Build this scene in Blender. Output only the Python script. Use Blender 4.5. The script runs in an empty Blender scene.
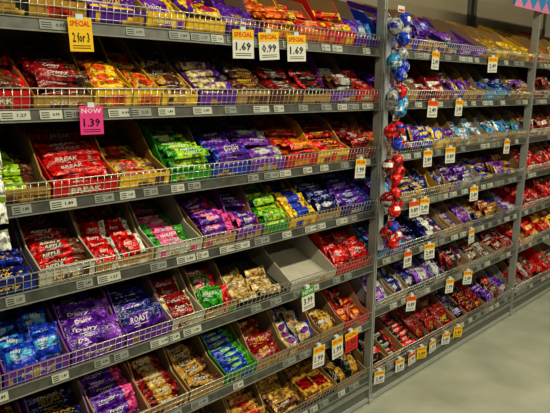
import bpy, math, random
import numpy as np
from mathutils import Matrix, Vector, Euler
random.seed(23)
S = bpy.context.scene
COL = S.collection
# ---------------------------------------------------------------- materials
PAL = dict(
 purple=(.11,.014,.34), violet=(.20,.035,.44), blue=(.012,.05,.52), navy=(.010,.016,.18), cyan=(.04,.32,.66),
 red=(.66,.008,.008), dred=(.27,.006,.008), orange=(.82,.16,.006), yellow=(.90,.56,.015), gold=(.52,.29,.04),
 green=(.03,.32,.018), lime=(.38,.62,.02), white=(.76,.75,.68), brown=(.13,.040,.016), black=(.012,.011,.012),
 pink=(.82,.06,.30), cream=(.68,.53,.28), teal=(.01,.26,.20), silver=(.42,.42,.43))
MATS = {}
def newmat(name):
    m = bpy.data.materials.new(name); m.use_nodes = True
    nt = m.node_tree; b = nt.nodes['Principled BSDF']
    return m, nt, b
def wrap(c):
    """glossy printed film wrapper"""
    k = 'film_'+c
    if k in MATS: return MATS[k]
    m, nt, b = newmat(k); r,g,bl = PAL[c]
    tc = nt.nodes.new('ShaderNodeTexCoord')
    n = nt.nodes.new('ShaderNodeTexNoise'); n.inputs['Scale'].default_value = 60; n.inputs['Detail'].default_value = 4
    nt.links.new(tc.outputs['Object'], n.inputs['Vector'])
    cr = nt.nodes.new('ShaderNodeValToRGB'); cr.color_ramp.interpolation = 'LINEAR'
    e = cr.color_ramp.elements
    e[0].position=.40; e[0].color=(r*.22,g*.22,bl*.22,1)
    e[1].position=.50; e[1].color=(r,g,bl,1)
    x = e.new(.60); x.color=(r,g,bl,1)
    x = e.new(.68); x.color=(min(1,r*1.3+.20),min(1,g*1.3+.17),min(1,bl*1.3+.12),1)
    nt.links.new(n.outputs['Fac'], cr.inputs['Fac']); nt.links.new(cr.outputs['Color'], b.inputs['Base Color'])
    n2 = nt.nodes.new('ShaderNodeTexNoise'); n2.inputs['Scale'].default_value = 80; n2.inputs['Detail'].default_value=2
    nt.links.new(tc.outputs['Object'], n2.inputs['Vector'])
    bp = nt.nodes.new('ShaderNodeBump'); bp.inputs['Strength'].default_value=.7; bp.inputs['Distance'].default_value=.006
    nt.links.new(n2.outputs['Fac'], bp.inputs['Height']); nt.links.new(bp.outputs['Normal'], b.inputs['Normal'])
    b.inputs['Roughness'].default_value=.2
    MATS[k]=m; return m
def ink(c):
    k='ink_'+c
    if k in MATS: return MATS[k]
    m,nt,b=newmat(k); b.inputs['Base Color'].default_value=(*[v*.85 for v in PAL[c]],1); b.inputs['Roughness'].default_value=.4
    MATS[k]=m; return m
def card(c):
    k='card_'+c
    if k in MATS: return MATS[k]
    cc = dict(kraft=(.50,.29,.10), white=(.62,.58,.48), inside=(.42,.29,.15)).get(c) or PAL[c]
    m,nt,b=newmat(k)
    tc = nt.nodes.new('ShaderNodeTexCoord')
    n=nt.nodes.new('ShaderNodeTexNoise'); n.inputs['Scale'].default_value=18; n.inputs['Detail'].default_value=4
    nt.links.new(tc.outputs['Object'], n.inputs['Vector'])
    mx=nt.nodes.new('ShaderNodeMixRGB'); mx.blend_type='MULTIPLY'; mx.inputs['Fac'].default_value=.35
    mx.inputs['Color1'].default_value=(*cc,1); nt.links.new(n.outputs['Fac'], mx.inputs['Color2'])
    nt.links.new(mx.outputs['Color'], b.inputs['Base Color']); b.inputs['Roughness'].default_value=.5
    MATS[k]=m; return m
def simple(name,c,rough=.5,metal=0,noise=0,scale=30):
    if name in MATS: return MATS[name]
    m,nt,b=newmat(name); b.inputs['Roughness'].default_value=rough; b.inputs['Metallic'].default_value=metal
    tc = nt.nodes.new('ShaderNodeTexCoord')
    n=nt.nodes.new('ShaderNodeTexNoise'); n.inputs['Scale'].default_value=scale; n.inputs['Detail'].default_value=5
    nt.links.new(tc.outputs['Object'], n.inputs['Vector'])
    cr=nt.nodes.new('ShaderNodeValToRGB'); e=cr.color_ramp.elements
    e[0].color=(*[v*(1-noise) for v in c],1); e[1].color=(*[min(1,v*(1+noise)) for v in c],1)
    e[0].position=.35; e[1].position=.65
    nt.links.new(n.outputs['Fac'],cr.inputs['Fac']); nt.links.new(cr.outputs['Color'],b.inputs['Base Color'])
    MATS[name]=m; return m
M_deck=simple('shelf_steel',(.05,.05,.042),.45,.3,.15)
M_rail=simple('price_rail_plastic',(.085,.085,.075),.35,.2,.25)
M_edge=simple('rail_edge',(.27,.27,.24),.35,.3,.1)
M_wire=simple('chrome_wire',(.6,.6,.55),.3,.7,.05)
M_post=simple('painted_upright',(.36,.37,.34),.4,.2,.06)
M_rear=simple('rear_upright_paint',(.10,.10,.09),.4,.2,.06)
M_kick=simple('kick_plate_metal',(.14,.145,.125),.4,.3,.1)
M_clear=simple('strip_plastic',(.6,.65,.68),.2,0,.05)

def back_mat():
    m,nt,b=newmat('perforated_back_panel')
    tc=nt.nodes.new('ShaderNodeTexCoord')
    v=nt.nodes.new('ShaderNodeTexVoronoi'); v.inputs['Scale'].default_value=40; v.inputs['Randomness'].default_value=0
    nt.links.new(tc.outputs['Object'],v.inputs['Vector'])
    cr=nt.nodes.new('ShaderNodeValToRGB'); e=cr.color_ramp.elements
    e[0].position=.18; e[0].color=(.03,.025,.02,1); e[1].position=.24; e[1].color=(.32,.27,.19,1)
    nt.links.new(v.outputs['Distance'],cr.inputs['Fac']); nt.links.new(cr.outputs['Color'],b.inputs['Base Color'])
    b.inputs['Roughness'].default_value=.6; return m
M_back=back_mat()

# ---------------------------------------------------------------- mesh builder
class MB:
    def __init__(s): s.v=[]; s.n=0; s.f=[]; s.m=[]; s.sm=[]; s.mats=[]; s.mi={}
    def mid(s,mat):
        if mat.name not in s.mi: s.mi[mat.name]=len(s.mats); s.mats.append(mat)
        return s.mi[mat.name]
    def add(s,verts,faces,mats,smooth=False,M=None):
        V=np.array(verts,dtype=float).reshape(-1,3)
        if M is not None:
            A=np.array(M); V=V@A[:3,:3].T+A[:3,3]
        s.v.append(V); o=s.n; s.n+=len(V)
        if not isinstance(mats,list): mats=[s.mid(mats)]*len(faces)
        if not isinstance(smooth,list): smooth=[smooth]*len(faces)
        s.f+= [tuple(i+o for i in f) for f in faces]; s.m+=mats; s.sm+=smooth
    def box(s,x0,x1,y0,y1,z0,z1,mat,M=None):
        v=[(x,y,z) for x in(x0,x1) for y in(y0,y1) for z in(z0,z1)]
        s.add(v,[(0,1,3,2),(4,6,7,5),(0,4,5,1),(2,3,7,6),(0,2,6,4),(1,5,7,3)],mat,False,M)
    def prism_x(s,poly,x0,x1,mat,M=None):
        n=len(poly); v=[(x0,y,z) for y,z in poly]+[(x1,y,z) for y,z in poly]
        f=[tuple(range(n)),tuple(range(2*n-1,n-1,-1))]+[(i,i+n,(i+1)%n+n,(i+1)%n) for i in range(n)]
        s.add(v,f,mat,False,M)
    def cyl(s,p,q,r,mat,seg=5):
        p=Vector(p);q=Vector(q);d=(q-p).normalized(); a=d.orthogonal().normalized(); b=d.cross(a)
        v=[];
        for c in(p,q):
            for i in range(seg):
                t=2*math.pi*i/seg; v.append(tuple(c+a*r*math.cos(t)+b*r*math.sin(t)))
        f=[(i,(i+1)%seg,(i+1)%seg+seg,i+seg) for i in range(seg)]+[tuple(range(seg-1,-1,-1)),tuple(range(seg,2*seg))]
        s.add(v,f,mat,True)
    def obj(s,name,M=None,parent=None):
        me=bpy.data.meshes.new(name); V=np.concatenate(s.v) if s.v else np.zeros((0,3))
        me.from_pydata(V.tolist(),[],s.f)
        for m in s.mats: me.materials.append(m)
        me.polygons.foreach_set('material_index',s.m); me.polygons.foreach_set('use_smooth',s.sm)
        me.update(); o=bpy.data.objects.new(name,me); COL.objects.link(o)
        if M is not None: o.matrix_world=M
        if parent: o.parent=parent
        return o
_words={}
def word(w):
    if w in _words: return _words[w]
    cu=bpy.data.curves.new('t','FONT'); cu.body=w; cu.resolution_u=1; cu.offset=.022
    o=bpy.data.objects.new('t',cu); COL.objects.link(o)
    dg=bpy.context.evaluated_depsgraph_get(); me=bpy.data.meshes.new_from_object(o.evaluated_get(dg))
    V=np.array([v.co[:] for v in me.vertices]); F=[tuple(p.vertices) for p in me.polygons]
    mn=V.min(0);mx=V.max(0); V[:,:2]=(V[:,:2]-mn[:2])/(mx[:2]-mn[:2])-.5
    COL.objects.unlink(o); bpy.data.objects.remove(o); bpy.data.curves.remove(cu); bpy.data.meshes.remove(me)
    _words[w]=(V,F); return _words[w]
def put_word(mb,w,cx,cz,W,H,mat,y,M=None):
    V,F=word(w); P=np.zeros_like(V)
    P[:,0]=cx+V[:,0]*W; P[:,1]=y; P[:,2]=cz+V[:,1]*H
    mb.add(P,F,mat,False,M)
R=random.uniform
US=[-1,-.93,-.82,-.5,-.2,.2,.5,.82,.93,1]; UP=[0,.02,.8,.97,1,1,.97,.8,.02,0]
VS=[-1,-.75,-.38,.38,.75,1]; VP=[0,.75,1,1,.75,0]
def wrapper_template(mb,L,W,H,A,B,T,wd,style,bag=False,oval=None):
    mA,mB,mT=mb.mid(wrap(A)),mb.mid(wrap(B)),mb.mid(ink(T))
    V=[];F=[];Mi=[];Sm=[]
    nu,nv=len(US),len(VS)
    for side in(1,-1):
        for i,u in enumerate(US):
            for j,v in enumerate(VS):
                zz=UP[i]*VP[j]*H*.5*side*(1 if side>0 else .8)
                if bag: zz*= (1-.25*v*v)*(1-.2*u*u)
                du = .012*((j%2)*2-1)*(1 if i in(0,nu-1) else 0)
                wv = 1.0 if i in(0,1,nu-2,nu-1) else .96
                V.append((( u+du)*L/2, v*W/2*wv, zz+R(-1,1)*.0012*(UP[i]*VP[j])))
    o=nu*nv
    for i in range(nu-1):
        for j in range(nv-1):
            a=i*nv+j; q=(a,a+nv,a+nv+1,a+1)
            c=mA
            if style=='ends' and (i<=1 or i>=nu-3): c=mB
            elif style=='mid' and 3<=i<=5: c=mB
            elif style=='stripe' and j<=1: c=mB
            elif style=='half' and i>=6: c=mB
            elif style=='band' and j==2 and 2<=i<=6: c=mB
            elif style=='left' and i<=2: c=mB
            F.append(q);Mi.append(c);Sm.append(True)
            F.append(tuple(x+o for x in reversed(q)));Mi.append(mA);Sm.append(True)
    if wd:
        tw=R(.32,.50); thh=R(.22,.36) if not bag else R(.15,.24); sh=random.choice([0,.22,.35]); ox=R(-.12,.06)*L; oy=R(-.02,.10)*W+(W*.08 if bag else 0)
        if len(wd)<5: tw*=.8
        if style=='half': ox-=.08*L
        zt=H*.5*(1.0)+.0014
        if oval is None: oval=random.random()<.3
        if oval:
            base=len(V); n=16
            for t in range(n):
                a=2*math.pi*t/n; V.append((ox+math.cos(a)*L*tw*.62,oy+math.sin(a)*W*min(.44,thh*.95),zt-.0005))
            F.append(tuple(range(base,base+n))); Mi.append(mB if B!=T else mb.mid(wrap('red' if T!='red' else 'white'))); Sm.append(False)
        WV,WF=word(wd); base=len(V)
        for p in WV:
            V.append((ox+(p[0]+p[1]*sh*.3)*L*tw, oy+p[1]*W*thh*(1+.25*p[0]*(sh>0)), zt))
        F+=[tuple(x+base for x in f) for f in WF]; Mi+=[mT]*len(WF); Sm+=[False]*len(WF)
        def quad(x0,x1,y0,y1,m):
            base=len(V); V.extend([(x0,y0,zt-.0004),(x1,y0,zt-.0004),(x1,y1,zt-.0004),(x0,y1,zt-.0004)])
            F.append((base,base+1,base+2,base+3)); Mi.append(m); Sm.append(False)
        for q in range(3):
            x0=ox+R(-.25,.0)*L; x1=x0+R(.06,.22)*L; yy=oy-W*(thh*.5+.06+.07*q)
            if abs(yy)<W*.40: quad(x0,x1,yy,yy+W*.03,mT)
        px=.30*L
        for q in range(4):
            cx=px+R(-.07,.07)*L; cy=R(-.25,.22)*W; s=R(.015,.035)*L
            base=len(V)
            for t in range(7):
                a=2*math.pi*t/7; V.append((cx+math.cos(a)*s,cy+math.sin(a)*s*.6,zt-.0003+q*.0002))
            F.append(tuple(range(base,base+7))); Mi.append(mb.mid(ink(random.choice([B,'brown','gold','cream',B])))); Sm.append(False)
    return np.array(V),F,Mi,Sm
def inst(mb,T,x,y,z,lean,rz,ry=0,s=1):
    M=Matrix.Translation((x,y,z))@Matrix.Rotation(rz,4,'Z')@Matrix.Rotation(lean,4,'X')@Matrix.Rotation(ry,4,'Y')@Matrix.Scale(s,4)
    mb.add(T[0],T[1],T[2],T[3],M)

TILT=math.radians(18); DEPTH=.42
def carton(mb,w,d,hf,hb,outer,inner='inside'):
    t=.0035; o=card(outer)
    prof=random.choice([[(d*.62,hb),(d*.30,hf+.008)],[(d*.45,hb),(d*.16,hf+.004)],[(d*.75,hb*.95),(d*.45,hf+.04)]])
    mb.prism_x([(0,0),(d,0),(d,hb)]+prof+[(0,hf)],0,t,o); mb.prism_x([(0,0),(d,0),(d,hb)]+prof+[(0,hf)],w-t,w,o)
    ii=card(inner)
    ct=[(t,t),(d-t,t),(d-t,hb-.001)]+[(a,b-.001) for a,b in prof]+[(t,hf-.001)]
    mb.prism_x(ct,t,t+.001,ii); mb.prism_x(ct,w-t-.001,w-t,ii)
    mb.box(t,w-t,0,t,0,hf,o); mb.box(t,w-t,d-t,d,0,hb,o); mb.box(t,w-t,d-t-.001,d-t,.003,hb-.001,ii)
    mb.box(t,w-t,t,d-t,0,.002,ii)
NAMES=dict(bar='candy_bar_display',ybar='candy_bar_display',slab='chocolate_block_stack',bag='sweet_bag_pile',box='chocolate_box_stack',empty='open_display_carton')
def group(z,x0,x1,kind,A,B='white',T='white',wd=None,style='ends',ctn=None,fill=1.0,inner='inside',maxd=9,front_text=.4):
    mb=MB(); w=x1-x0-.008; d=DEPTH-.03
    hf=R(.040,.066); hb=R(.12,.155)
    if ctn:
        carton(mb,w,d,hf,hb,ctn,inner)
        tcol = T if T!=ctn else 'white'
        if wd and random.random()<front_text:
            put_word(mb,wd,w*.5,hf*.5,min(w*.5,.09),hf*.34,ink(tcol),-.0006)
        for q in range(5):
            a=R(.05,.8)*w; mb.box(a,min(w-.004,a+R(.01,.04)),-.0004,0,hf*.15,hf*R(.3,.8),ink(random.choice([B,A,'gold'])))
    iw=w-.012
    bz=.004
    tv=lambda *a,**k:[wrapper_template(*a,**k) for _ in range(3)]
    if kind=='bar':
        wid=random.choice([.13,.15,.14]) ; nc=max(1,round(iw/wid)); L=iw/nc; W=random.choice([.034,.038,.044]); H=.019
        ov=random.random()<.35
        T_=tv(mb,L*.96,W,H,A,B,T,wd,style,oval=ov)
        alt=wrapper_template(mb,L*.96,W,H,B if B not in('white','silver') else A,A,T if T!=B else 'white',wd,'ends',oval=ov)
        lay=max(1,int(round(4.4*fill))); st=W*.86; useful=(random.random()<.4)
        for l in range(lay):
            n=int((d-.05)/st); n0=0
            if l==lay-1 and l>0: n0=random.randint(0,3)
            for j in range(n0,n):
                if l and random.random()<.17: continue
                if .03+j*st>maxd: continue
                for c in range(nc):
                    if l==lay-1 and nc>1 and random.random()<.15: continue
                    lean=math.radians(R(4,46)); yy=.03+j*st+R(-.009,.009)
                    tt=alt if (useful and random.random()<.35) else random.choice(T_)
                    big=random.random()<.16 and l==lay-1
                    inst(mb,tt, .006+L*(c+.5)+R(-.004,.004)*(0 if ctn else 2), yy, bz+W/2*math.sin(lean)+.011+l*.021+(.008 if big else 0), lean, R(-.3,.3) if big else R(-.10,.10), R(-.09,.09), .93 if big else R(.95,1.0))
    elif kind=='ybar':
        W=.042; H=.022; nc=max(1,int(iw/W)); L=.165
        T_=wrapper_template(mb,L,W*.98,H,A,B,T,wd,style)
        lay=max(1,int(round(4*fill)))
        for l in range(lay):
            for k in range(2):
                for c in range(nc):
                    if l==lay-1 and random.random()<.3: continue
                    M=Matrix.Translation((.006+(iw/nc)*(c+.5),.095+k*.175+R(-.01,.01),bz+.012+l*.021))@Matrix.Rotation(-math.pi/2+R(-.1,.1),4,'Z')@Matrix.Rotation(R(-.15,.15),4,'X')
                    mb.add(T_[0],T_[1],T_[2],T_[3],M)
    elif kind=='slab':
        nc=max(1,round(iw/.15)); L=iw/nc; W=random.choice([.07,.085]); H=.014
        T_=tv(mb,L*.97,W,H,A,B,T,wd,style)
        n=int(12*fill)
        for j in range(n):
            for c in range(nc):
                if random.random()<.06: continue
                lean=math.radians(R(32,56)); yy=.05+j*.028
                inst(mb,random.choice(T_), .006+L*(c+.5), yy, bz+W/2*math.sin(lean)+.012+R(0,.022), lean, R(-.07,.07), R(-.06,.06))
    elif kind=='bag':
        nc=max(1,round(iw/.11)); L=iw/nc; W=.082; H=.032
        T_=tv(mb,L*.98,W,H,A,B,T,wd,style,bag=True)
        alt=wrapper_template(mb,L*.98,W,H,B if B not in('white','silver') else 'brown',A,T if T!=B else 'white',wd,'ends',bag=True)
        for l in range(max(1,int(round(2.8*fill)))):
            for j in range(int(9-l)):
                if .05+j*.036>maxd: continue
                for c in range(nc):
                    if l and random.random()<.15: continue
                    lean=math.radians(R(12,52)); yy=.05+j*.036+R(-.012,.012)
                    inst(mb,random.choice(T_+[alt]) if not ctn else random.choice(T_), .006+L*(c+.5)+R(-.006,.006), yy, bz+W/2*math.sin(lean)+.015+l*.03, lean, R(-.2,.2), R(-.15,.15),R(.88,1))
    elif kind=='box':
        nc=max(1,round(iw/.10)); L=iw/nc
        for c in range(nc):
            for k in range(3):
                h=.022; lay=int(5*fill)-(k==0)*random.randint(0,2)
                for l in range(lay):
                    cx=.006+L*c; y0=.012+k*.125+R(0,.004); z0=.003+l*(h+.001)
                    mb.box(cx+.002,cx+L-.002,y0,y0+.118,z0,z0+h,wrap(A))
                    mb.box(cx+.012,cx+L-.012,y0-.0006,y0+.02,z0+.006,z0+h-.006,wrap(B))
                    if wd: put_word(mb,wd,cx+L/2,z0+h/2,L*.5,.008,ink('brown'),y0-.0012)
                    if l==lay-1:
                        mb.box(cx+.012,cx+L-.012,y0+.03,y0+.09,z0+h,z0+h+.0006,wrap(B))
    M=Matrix.Translation((x0+.004,.006,z+.004))@Matrix.Rotation(TILT,4,'X')
    return mb.obj(NAMES[kind],M)

# ---------------------------------------------------------------- shelving
ZL=[1.745,1.51,1.26,1.01,.74,.445,.15]
ZR=[1.745,1.51,1.26,1.01,.75,.49,.15]
def shelf_bay(x0,x1,Z,name):
    root=bpy.data.objects.new(name,None); COL.objects.link(root)
    st=MB()
    for x in(x0+.02,x1-.02):
        st.box(x-.02,x+.02,.455,.50,0,2.35,M_rear)
    mbk=MB(); mbk.box(x0+.04,x1-.04,.462,.470,.0,2.35,M_back); mbk.obj('back_panel',parent=root)
    st.obj('rear_uprights',parent=root)
    kp=MB(); kp.box(x0,x1,.0,.02,0,Z[-1]-.035,M_kick)
    kp.box(x0,x1,-.012,.0,.012,.03,M_post); kp.box(x0,x1,-.012,.0,.085,.098,M_edge); kp.obj('kick_plate',parent=root)
    for k,z in enumerate(Z):
        mb=MB(); M=Matrix.Translation((0,.004,z))@Matrix.Rotation(TILT,4,'X')
        mb.box(x0+.003,x1-.003,0,DEPTH+.01,-.012,0,M_deck,M)
        for x in(x0+.006,x1-.010):
            mb.prism_x([(0.02,-.012),(.43,-.012),(.43,-.07),(.05,-.025)],x,x+.004,M_deck,M)
        x=x0+.02
        wv=MB()
        while x<x1-.01:
            p=M@Vector((x,.01,.002)); q=M@Vector((x,DEPTH,.002)); wv.cyl(p,q,.0012,M_edge,3); x+=.03
        wv.obj('deck_wires_%d'%(k+1),parent=root)
        mb.obj('shelf_deck_%d'%(k+1),parent=root)
        r=MB()
        r.prism_x([(-.006,z-.024),(.002,z-.026),(.006,z+.008),(-.001,z+.008)],x0+.002,x1-.002,M_rail)
        r.box(x0+.002,x1-.002,-.009,-.004,z-.027,z-.0235,M_edge)
        r.box(x0+.002,x1-.002,-.005,.001,z+.006,z+.009,M_edge)
        r.obj('price_rail_%d'%(k+1),parent=root)
        w=MB(); fh=.062; y0=-.006; yt=-.016
        n=int((x1-x0)/.021)
        for i in range(n+1):
            x=x0+.006+(x1-x0-.012)*i/n
            w.cyl((x,y0+.008,z-.004),(x,yt,z+fh),.0011,M_wire,4)
        for t,rr in((0.3,.0011),(.65,.0011),(1,.0020)):
            zz=z+fh*t; yy=y0+.006+(yt-y0-.006)*t
            w.cyl((x0+.004,yy,zz),(x1-.004,yy,zz),rr,M_wire,5)
        w.obj('wire_fence_%d'%(k+1),parent=root)
    lb=MB(); wms=[simple('label_paper',(.44,.44,.38),.5,0,.05),simple('label_paper_grey',(.24,.25,.23),.5,0,.05)]; dk=ink('black')
    for z in Z:
        x=x0+.05
        while x<x1-.08:
            if random.random()<.8:
                ww=random.choice([.05,.06,.075]); wm=random.choice(wms)
                M=Matrix.Translation((x,-.0055,z-.008))@Matrix.Rotation(math.radians(-10),4,'X')
                lb.box(0,ww,-.0005,.0005,-.012,.012,wm,M)
                put_word(lb,random.choice(['1.49','1.89','0.99','2.15','1.27']),ww*.72,.0,ww*.32,.009,dk,-.0012,M=M)
                for q in range(3): lb.box(.004,ww*.42,-.001,-.0006,-.008+q*.006,-.0055+q*.006,dk,M)
            x+=random.choice([.065,.08,.10,.13])
    lb.obj('shelf_labels',parent=root)
    return root
shelf_bay(-.05,2.0,ZL,'supermarket_shelving')
shelf_bay(2.03,3.62,ZR,'supermarket_shelving')
shelf_bay(3.66,4.9,ZR,'supermarket_shelving')
for x in(2.015,3.64):
    mb=MB(); mb.box(x-.010,x+.010,-.012,.03,0,2.35,M_post)
    mb.box(x-.003,x+.003,-.0128,-.0119,.05,2.3,simple('slot_dark',(.12,.12,.12),.5,0,.1))
    for z in ZL: mb.box(x-.010,x+.010,.03,.455,z+.015,z+.03,M_deck,None)
    mb.box(x-.014,x+.014,-.02,.05,0,.02,M_post)
    mb.obj('shelving_upright')

# ---------------------------------------------------------------- products, left bay
P='purple';N='navy';Rr='red';Y='yellow';W_='white'
rows={
0:[(-.04,.17,'bar',N,'cyan',W_,'Minty','mid','navy',.8),(.17,.36,'bar',N,'blue',W_,'NOIR','ends','navy',.8),(.36,.50,'bar','black',Y,Y,'CHOC','mid','black',1),
   (.50,.66,'bar',Y,'red','red','Nutty','half','gold',1),(.66,.84,'slab',P,Y,Y,'ROYAL','stripe','purple',1),(.84,.98,'slab','violet',Y,W_,'Dairy','half','yellow',1),
   (.98,1.14,'bar','yellow',P,P,'HONEY','ends','yellow',1),(1.14,1.30,'slab',P,'gold','gold','Silk','stripe','purple',1),(1.30,1.48,'bar','orange',Y,'red','TOFFEE','half','yellow',1),
   (1.48,1.64,'bar',Rr,'orange',W_,'Chewy','mid','orange',1),(1.64,1.82,'bar','red',Y,Y,'SNAPPY','ends','red',1),(1.82,1.99,'slab',P,'cyan',W_,'Milk','half','purple',1)],
1:[(-.04,.14,'bar','dred',W_,W_,'BREAK','mid','red',.9),(.14,.32,'bar','dred','black',W_,'DARK','ends','red',.9),(.32,.49,'bar','brown','red',W_,'DARK','ends','red',.8),(.49,.66,'bar','dred','brown',W_,'Crispy','half','gold',1),
   (.66,.78,'bar','yellow','orange','red','CRUNCH','ends','yellow',1),(.78,.88,'bar','gold','orange','red','CRUNCH','ends','yellow',.9),(.88,1.02,'bar','gold','brown','brown','Hazel','mid','yellow',.8),
   (1.02,1.18,'bar','cream',P,P,'CARAMEL','half','violet',.8),(1.18,1.34,'bar','brown','silver',Y,'PEANUT','ends','kraft',.8),(1.34,1.51,'bar','dred','brown',W_,'Nougat','mid','brown',1),
   (1.51,1.68,'bar','black','red','red','COOKIE','ends','kraft',1),(1.68,1.84,'bar','brown','silver',W_,'Cocoa','mid','violet',1),(1.84,1.99,'bar','red','dred',W_,'CHERRY','ends','red',1)],
2:[(-.04,.16,'bar','green',Y,W_,'Apple','half','orange',.7),(.16,.35,'bar','green','orange',W_,'MUESLI','half','orange',.7),(.35,.52,'bar','lime','brown','brown','Oaty','half','gold',.5),(.52,.72,'bar','red','red',W_,'BREAK','mid','red',1),
   (.72,.90,'bar','gold','brown','brown','Bites','ends','yellow',.25,'kraft'),(.90,1.07,'bar','green','lime',W_,'MINTY','half','green',.9),(1.07,1.24,'bar',P,'blue',W_,'BOOST','ends','blue',.9),
   (1.24,1.42,'bar','violet','silver',W_,'Flakey','half','violet',.9),(1.42,1.60,'bar','red','orange',Y,'CHEWS','ends','red',1),(1.60,1.80,'bar','red','dred',Y,'Fudgy','mid','yellow',1),(1.80,1.99,'bar','dred','orange',W_,'MALT','half','dred',.8)],
3:[(-.04,.14,'bar',N,Y,Y,'STARS','ends',None,.8),(.14,.28,'bar',N,Y,Y,'STARS','ends','navy',.8),(.28,.46,'bar',N,'blue',Y,'Twirly','stripe','navy',.7),(.46,.63,'bar','red','brown',W_,'RIPPLE','half','white',.7),
   (.63,.83,'bag','red','white',W_,'Berry','half','kraft',.5),(.83,1.02,'bar','green','pink','white','WAFER','mid','white',.25,'white'),(1.02,1.17,'bar',P,'pink',W_,'Turkish','half','kraft',.8),
   (1.17,1.30,'bar',P,'pink',W_,'Dream','ends','violet',.9),(1.30,1.44,'bar','lime','green','green','LEMON','ends','green',1),(1.44,1.60,'bar','yellow','blue','blue','BANANA','mid','yellow',.9),
   (1.60,1.76,'bar',N,'silver',W_,'Night','ends','kraft',.8),(1.76,1.99,'bar',P,'blue',W_,'VELVET','half','navy',.8)],
4:[(-.04,.18,'bag',P,W_,W_,'ROYAL','half','violet',.6),(.18,.34,'bag',P,'blue',W_,'Milky','half','violet',.6),(.34,.53,'bag','blue','cyan',W_,'Milky','band','violet',.6),(.53,.71,'bag',P,'violet',W_,'Dairy','half','violet',.6),
   (.71,.88,'slab',N,P,W_,'ROAST','stripe','violet',.8),(.88,1.02,'bag','dred','cream','white','Coco','ends','white',.5,'white'),(1.02,1.17,'bag','green','red',W_,'JELLY','half','kraft',.5,'inside',.22),
   (1.17,1.42,'bar','cream','gold','brown','BISCUIT','ends',None,.45,'inside',.15),(1.45,1.74,'empty','cream','silver','red',None,'ends','white',.25,'white',.14),(1.74,1.99,'bag','red','dred',W_,'Mix','half','red',.6)],
5:[(-.04,.22,'bar','dred','brown',W_,'RUM','ends','dred',.7),(.22,.42,'bar','dred','gold',W_,'Rum','ends','violet',.7),(.42,.60,'bar',N,'black','gold','PRUNE','mid','violet',.6),(.60,.78,'bar',P,'pink',W_,'Fruity','half','kraft',.6),
   (.78,.94,'bar','dred','gold',W_,'Malt','mid','kraft',.4),(.94,1.10,'bar','gold','brown',W_,'ROCKY','half','kraft',.4,'inside'),(1.10,1.26,'bar','blue','green',W_,'Ocean','half','green',.6),(1.26,1.44,'bag','dred','brown',Y,'GUMS','ends','kraft',.5),
   (1.44,1.64,'bag','cream','blue','red','Mallow','half','kraft',.35,'inside'),(1.64,1.80,'bag','brown','gold',W_,'FUDGE','mid','kraft',.4),(1.80,1.99,'bag','dred','orange',Y,'Sunny','ends','red',.5)],
6:[(.55,.80,'bar',P,'gold',W_,'NUTTY','mid','violet',.7),(.80,1.0,'bar',P,'white',W_,'Dairy','half','violet',.7),(1.0,1.18,'ybar','brown','gold','gold','COCOA','mid','kraft',.5,'inside'),(1.18,1.36,'bar','gold','brown','brown','Honey','ends','kraft',.7),
   (1.36,1.54,'bar','gold','brown','brown','HONEY','ends','brown',.7),(1.54,1.76,'box','gold','dred','gold','FINE','ends',None,.8),(1.76,1.99,'bag','black','gold','gold','Dark','mid','kraft',.5)],
}
for k,lst in rows.items():
    for t in lst:
        inner=t[10] if len(t)>10 else 'inside'
        group(ZL[k],t[0],t[1],*t[2:10],inner=inner,maxd=t[11] if len(t)>11 else 9,front_text=1 if t[7-0] in('CRUNCH',) else .35)
# ---------------------------------------------------------------- right bay
pals=[
 [(P,'blue','white'),(P,'gold','gold'),('violet','navy','white'),('brown','gold','gold'),('gold','yellow','brown'),('yellow','gold','brown'),('yellow','red','red')],
 [(P,'blue','white'),('dred','white','white'),('cream','purple','red'),(P,'gold','white'),('blue','cyan','white'),(N,'cyan','white'),('violet','gold','white')],
 [('red','orange','yellow'),(P,'gold','white'),('blue','yellow','white'),(P,'gold','white'),('cyan','white','blue'),('gold','violet','white'),('teal','blue','white')],
 [(P,'cyan','white'),('navy','gold','white'),(P,'silver','white'),('blue','yellow','white'),('violet','gold','yellow'),('violet','gold','white')],
 [(P,'cyan','white'),(N,'white','white'),('violet','silver','gold'),('dred','gold','white'),(N,'gold','gold'),('purple','silver','white')],
 [('violet','silver','white'),(N,'silver','white'),(P,'white','white'),('dred','black','white'),('brown','silver','gold'),('dred','silver','white')],
 [('black','red','white'),('dred','brown','gold'),('black','purple','white'),('dred','black','yellow'),(P,'silver','white'),('brown','red','white')]]
wl=['DAIRY','Fine','Caramel','ROAST','Milk','NUTTY','Sweet','COCOA','Berry','TOFFEE']
def autobay(x0,x1,Z,pl,kinds,wmin=.10,wmax=.17):
    for k,z in enumerate(Z):
        x=x0; p=pl[k]
        while x<x1-.07:
            w=min(R(wmin,wmax),x1-x)
            if x1-x-w<.08: w=x1-x
            c=p[min(len(p)-1,max(0,int((x-x0)/(x1-x0)*len(p)+R(-.9,.9))))]
            kd=random.choice(kinds)
            if w>.20: kd='bar'
            group(z,x,x+w,kd,c[0],c[1],c[2],random.choice(wl),random.choice(['ends','mid','half','band','stripe']),random.choice([None,c[0],c[1] if c[1] not in('white',) else 'kraft','kraft']),random.choice([.7,.9,.6]))
            x+=w
autobay(2.035,3.615,ZR,pals,['bar','slab','slab','bag','bar'])
redp=[[('gold','red','red'),('orange','red','white')],[('dred','brown','white'),('black','gold','gold')],[('dred','white','white'),('brown','gold','white')],[('red','dred','white'),('dred','gold','white')],[('red','dred','white'),('dred','gold','gold')],[('red','yellow','white')],[('dred','silver','white'),('red','brown','white')]]
autobay(3.665,4.6,ZR,redp,['bag','slab'])

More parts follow.
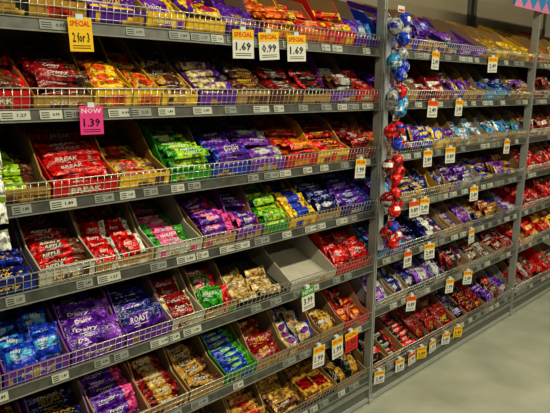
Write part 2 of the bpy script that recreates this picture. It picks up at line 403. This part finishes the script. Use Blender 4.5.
# ---------------------------------------------------------------- hanging promo tags
def tag(x,z,w=.070,h=.085,top='yellow',body='white',txt='SPECIAL',tc='red',price='1.99',rot=0):
    mb=MB()
    mb.box(-w/2,w/2,-.0006,.0006,-h,0,ink(body))
    mb.box(-w/2,w/2,-.0012,-.0006,-h*.34,0,ink(top))
    put_word(mb,txt,0,-h*.17,w*.86,h*.17,ink(tc),-.0018)
    put_word(mb,price,0,-h*.58,w*.72,h*.30,ink('black'),-.0014)
    for q in range(2): mb.box(-w*.38,w*.38,-.0010,-.0006,-h*(.84+.07*q),-h*(.815+.07*q),ink('black'))
    mb.box(-.01,.01,-.002,.012,-.004,.010,M_clear)
    mb.obj('promotional_price_tag',Matrix.Translation((x,-.024,z+.014))@Matrix.Rotation(rot,4,'Z')@Matrix.Rotation(R(-.09,.09),4,'Y'))
tag(.625,ZL[0],.064,.088,'yellow','yellow','SPECIAL','red','2 for 3',-.1)
tag(.640,ZL[1],.068,.080,'pink','pink','NOW','white','1.39',0)
for x in(1.195,1.31,1.45): tag(x,ZL[0]+.012,.080,.095,price=random.choice(['1.69','0.99','2.49']),rot=-.25)
tag(1.86,ZL[2]); tag(1.53,ZL[4],.075,.10,'green','white','NEW','white','3.99')
tag(1.61,ZL[5],.075,.10); tag(1.73,ZL[5],.075,.10); tag(1.83,ZL[5],.09,.10,'yellow','red','DEAL','red','1.50')
for s,xs in {0:(2.42,3.02),1:(2.42,2.68),2:(2.40,2.62,3.3),3:(2.30,2.92,2.4),4:(2.27,2.47,2.93),5:(2.33,2.72,2.93),6:(2.07,2.25,2.36,2.46,2.57,2.72,2.86)}.items():
    for x in xs: tag(x,ZR[s],.065,.085 if s<6 else .07,random.choice(['yellow','yellow','orange']),'white' if s<6 else random.choice(['white','yellow']),'SPECIAL','red',random.choice(['1.99','2.49','0.89']),rot=R(-.4,.0))

# ---------------------------------------------------------------- hanging strip of toy balls
def ball(mb,c,r,m1,m2):
    ns,nr=16,10; V=[];F=[];Mi=[]
    a,b=mb.mid(m1),mb.mid(m2); ph0=R(0,6); k0=random.randint(2,5)
    for i in range(nr+1):
        th=math.pi*i/nr
        for j in range(ns):
            ph=2*math.pi*j/ns+ph0; V.append((c[0]+r*math.sin(th)*math.cos(ph),c[1]+r*math.sin(th)*math.sin(ph),c[2]+r*math.cos(th)))
    for i in range(nr):
        for j in range(ns):
            F.append((i*ns+j,(i+1)*ns+j,(i+1)*ns+(j+1)%ns,i*ns+(j+1)%ns)); Mi.append(b if (i in(k0,k0+1) and j%8<4) else a)
    mb.add(V,F,Mi,True)
def strip(x,y,z0,z1,name):
    mb=MB(); mb.box(x-.016,x+.016,y+.050,y+.0515,z0-.03,z1+.05,M_clear)
    z=z1; k=0
    while z>z0:
        top=z>1.52
        cs=[('silver','blue'),('cyan','white'),('blue','white'),('red','silver')] if top else [('red','white'),('red','blue'),('dred','silver'),('blue','red'),('red','dred'),('dred','white')]
        for dx,dy,dz,r in((-.026,0,.012,.035),(.028,-.004,-.012,.036),(0,-.022,.040,.028),(.0,-.020,-.042,.030)):
            c=random.choice(cs)
            ball(mb,(x+dx+R(-.006,.006),y+dy,z+dz+R(-.006,.006)),r,wrap(c[0]),wrap(c[1]))
        for t in range(8):
            a=t*math.pi/4
            mb.cyl((x+.066*math.cos(a),y+.042*math.sin(a),z),(x,y,z+.082),.0008,M_wire,3)
            mb.cyl((x+.066*math.cos(a),y+.042*math.sin(a),z),(x+.01*math.cos(a),y,z-.078),.0008,M_wire,3)
        mb.box(x-.024,x+.024,y-.006,y-.004,z+.066,z+.092,ink('white')); mb.box(x-.020,x+.020,y-.0065,y-.006,z+.070,z+.078,ink('red'))
        z-=.152
    mb.cyl((x,y+.045,z1+.05),(x,-.012,z1+.09),.002,M_wire)
    mb.obj(name)
strip(2.00,-.095,.86,1.83,'hanging_toy_ball_strip')
def sachets(x,y,z0,z1):
    mb=MB(); mb.box(x-.010,x+.010,y+.016,y+.0175,z0,z1+.06,M_clear); z=z1
    T_=wrapper_template(mb,.075,.055,.016,'silver','white','blue','TOY','half')
    while z>z0:
        M=Matrix.Translation((x,y,z))@Matrix.Rotation(math.radians(75),4,'X')@Matrix.Rotation(R(-.2,.2),4,'Y')
        mb.add(T_[0],T_[1],T_[2],T_[3],M); z-=.07
    mb.cyl((x,y+.016,z1+.055),(x,-.012,z1+.075),.002,M_wire)
    mb.obj('hanging_sachet_strip')
sachets(.345,-.06,1.18,1.40)

# ---------------------------------------------------------------- header sign
def harl():
    m,nt,b=newmat('harlequin_print')
    tc=nt.nodes.new('ShaderNodeTexCoord'); mp=nt.nodes.new('ShaderNodeMapping')
    mp.inputs['Rotation'].default_value=(0,math.radians(45),0)
    ck=nt.nodes.new('ShaderNodeTexChecker'); ck.inputs['Scale'].default_value=11
    ck.inputs['Color1'].default_value=(.04,.22,.50,1); ck.inputs['Color2'].default_value=(.62,.22,.38,1)
    nt.links.new(tc.outputs['Object'],mp.inputs['Vector']); nt.links.new(mp.outputs['Vector'],ck.inputs['Vector'])
    nt.links.new(ck.outputs['Color'],b.inputs['Base Color']); return m
mb=MB(); mb.box(3.22,4.9,-.03,-.0205,2.055,2.30,harl()); mb.box(3.22,4.9,-.033,-.019,2.30,2.315,M_post)
for x in(3.3,4.3): mb.box(x-.01,x+.01,-.02,.46,2.30,2.315,M_post)
mb.obj('aisle_header_sign')

# ---------------------------------------------------------------- room
def floor_mat():
    m,nt,b=newmat('vinyl_floor'); tc=nt.nodes.new('ShaderNodeTexCoord')
    n=nt.nodes.new('ShaderNodeTexNoise'); n.inputs['Scale'].default_value=4; n.inputs['Detail'].default_value=9
    n2=nt.nodes.new('ShaderNodeTexNoise'); n2.inputs['Scale'].default_value=200
    nt.links.new(tc.outputs['Object'],n.inputs['Vector']); nt.links.new(tc.outputs['Object'],n2.inputs['Vector'])
    ad=nt.nodes.new('ShaderNodeMath'); ad.operation='MULTIPLY_ADD'; ad.inputs[1].default_value=.5
    nt.links.new(n2.outputs['Fac'],ad.inputs[0]); nt.links.new(n.outputs['Fac'],ad.inputs[2])
    cr=nt.nodes.new('ShaderNodeValToRGB'); e=cr.color_ramp.elements
    e[0].position=.5; e[0].color=(.29,.295,.24,1); e[1].position=1; e[1].color=(.46,.46,.38,1)
    nt.links.new(ad.outputs[0],cr.inputs['Fac']); nt.links.new(cr.outputs['Color'],b.inputs['Base Color'])
    b.inputs['Roughness'].default_value=.28; return m
mb=MB(); mb.box(-3,8,-5,.7,-.05,0,floor_mat()); mb.obj('floor')
mb=MB(); mb.box(-3,8,-5,.7,3.3,3.35,simple('ceiling_tile',(.5,.5,.44),.8,0,.05,8)); mb.obj('ceiling')
mb=MB(); mb.box(-3,8,.62,.7,0,3.3,simple('wall_paint',(.34,.31,.25),.7,0,.05,5)); mb.obj('wall_back')
for (y,e) in((-1.95,60),(-3.9,26)):
    for x,kx in((0.2,1.1),(2.6,1),(5.0,.6)):
        mb=MB(); mb.box(x-.9,x+.9,y-.15,y+.15,3.23,3.30,simple('fixture_white',(.8,.8,.8),.4)); mb.obj('ceiling_light_fixture')
        ld=bpy.data.lights.new('fluorescent_lamp','AREA'); ld.shape='RECTANGLE'; ld.size=1.7; ld.size_y=.14
        ld.energy=e*kx; ld.color=(1,.955,.72); lo=bpy.data.objects.new('fluorescent_lamp',ld); COL.objects.link(lo)
        lo.location=(x,y,3.22)
w=bpy.data.worlds.new('World'); S.world=w; w.use_nodes=True
w.node_tree.nodes['Background'].inputs['Color'].default_value=(.85,.85,.7,1); w.node_tree.nodes['Background'].inputs['Strength'].default_value=.05

# ---------------------------------------------------------------- camera
psi=math.radians(42.3); th=math.radians(12.1)
f=Vector((math.sin(psi)*math.cos(th),math.cos(psi)*math.cos(th),-math.sin(th)))
r=Vector((math.cos(psi),-math.sin(psi),0)); u=r.cross(f)
cd=bpy.data.cameras.new('camera'); cd.sensor_width=36; cd.lens=530/550*36; cd.clip_start=.05
co=bpy.data.objects.new('camera',cd); COL.objects.link(co)
Mx=Matrix((r,u,-f)).transposed().to_4x4(); Mx.translation=Vector((0,-1.5,1.56)); co.matrix_world=Mx
S.camera=co
S.view_settings.view_transform='Standard'
try: S.view_settings.look='Medium High Contrast'
except Exception as ex: print(ex)
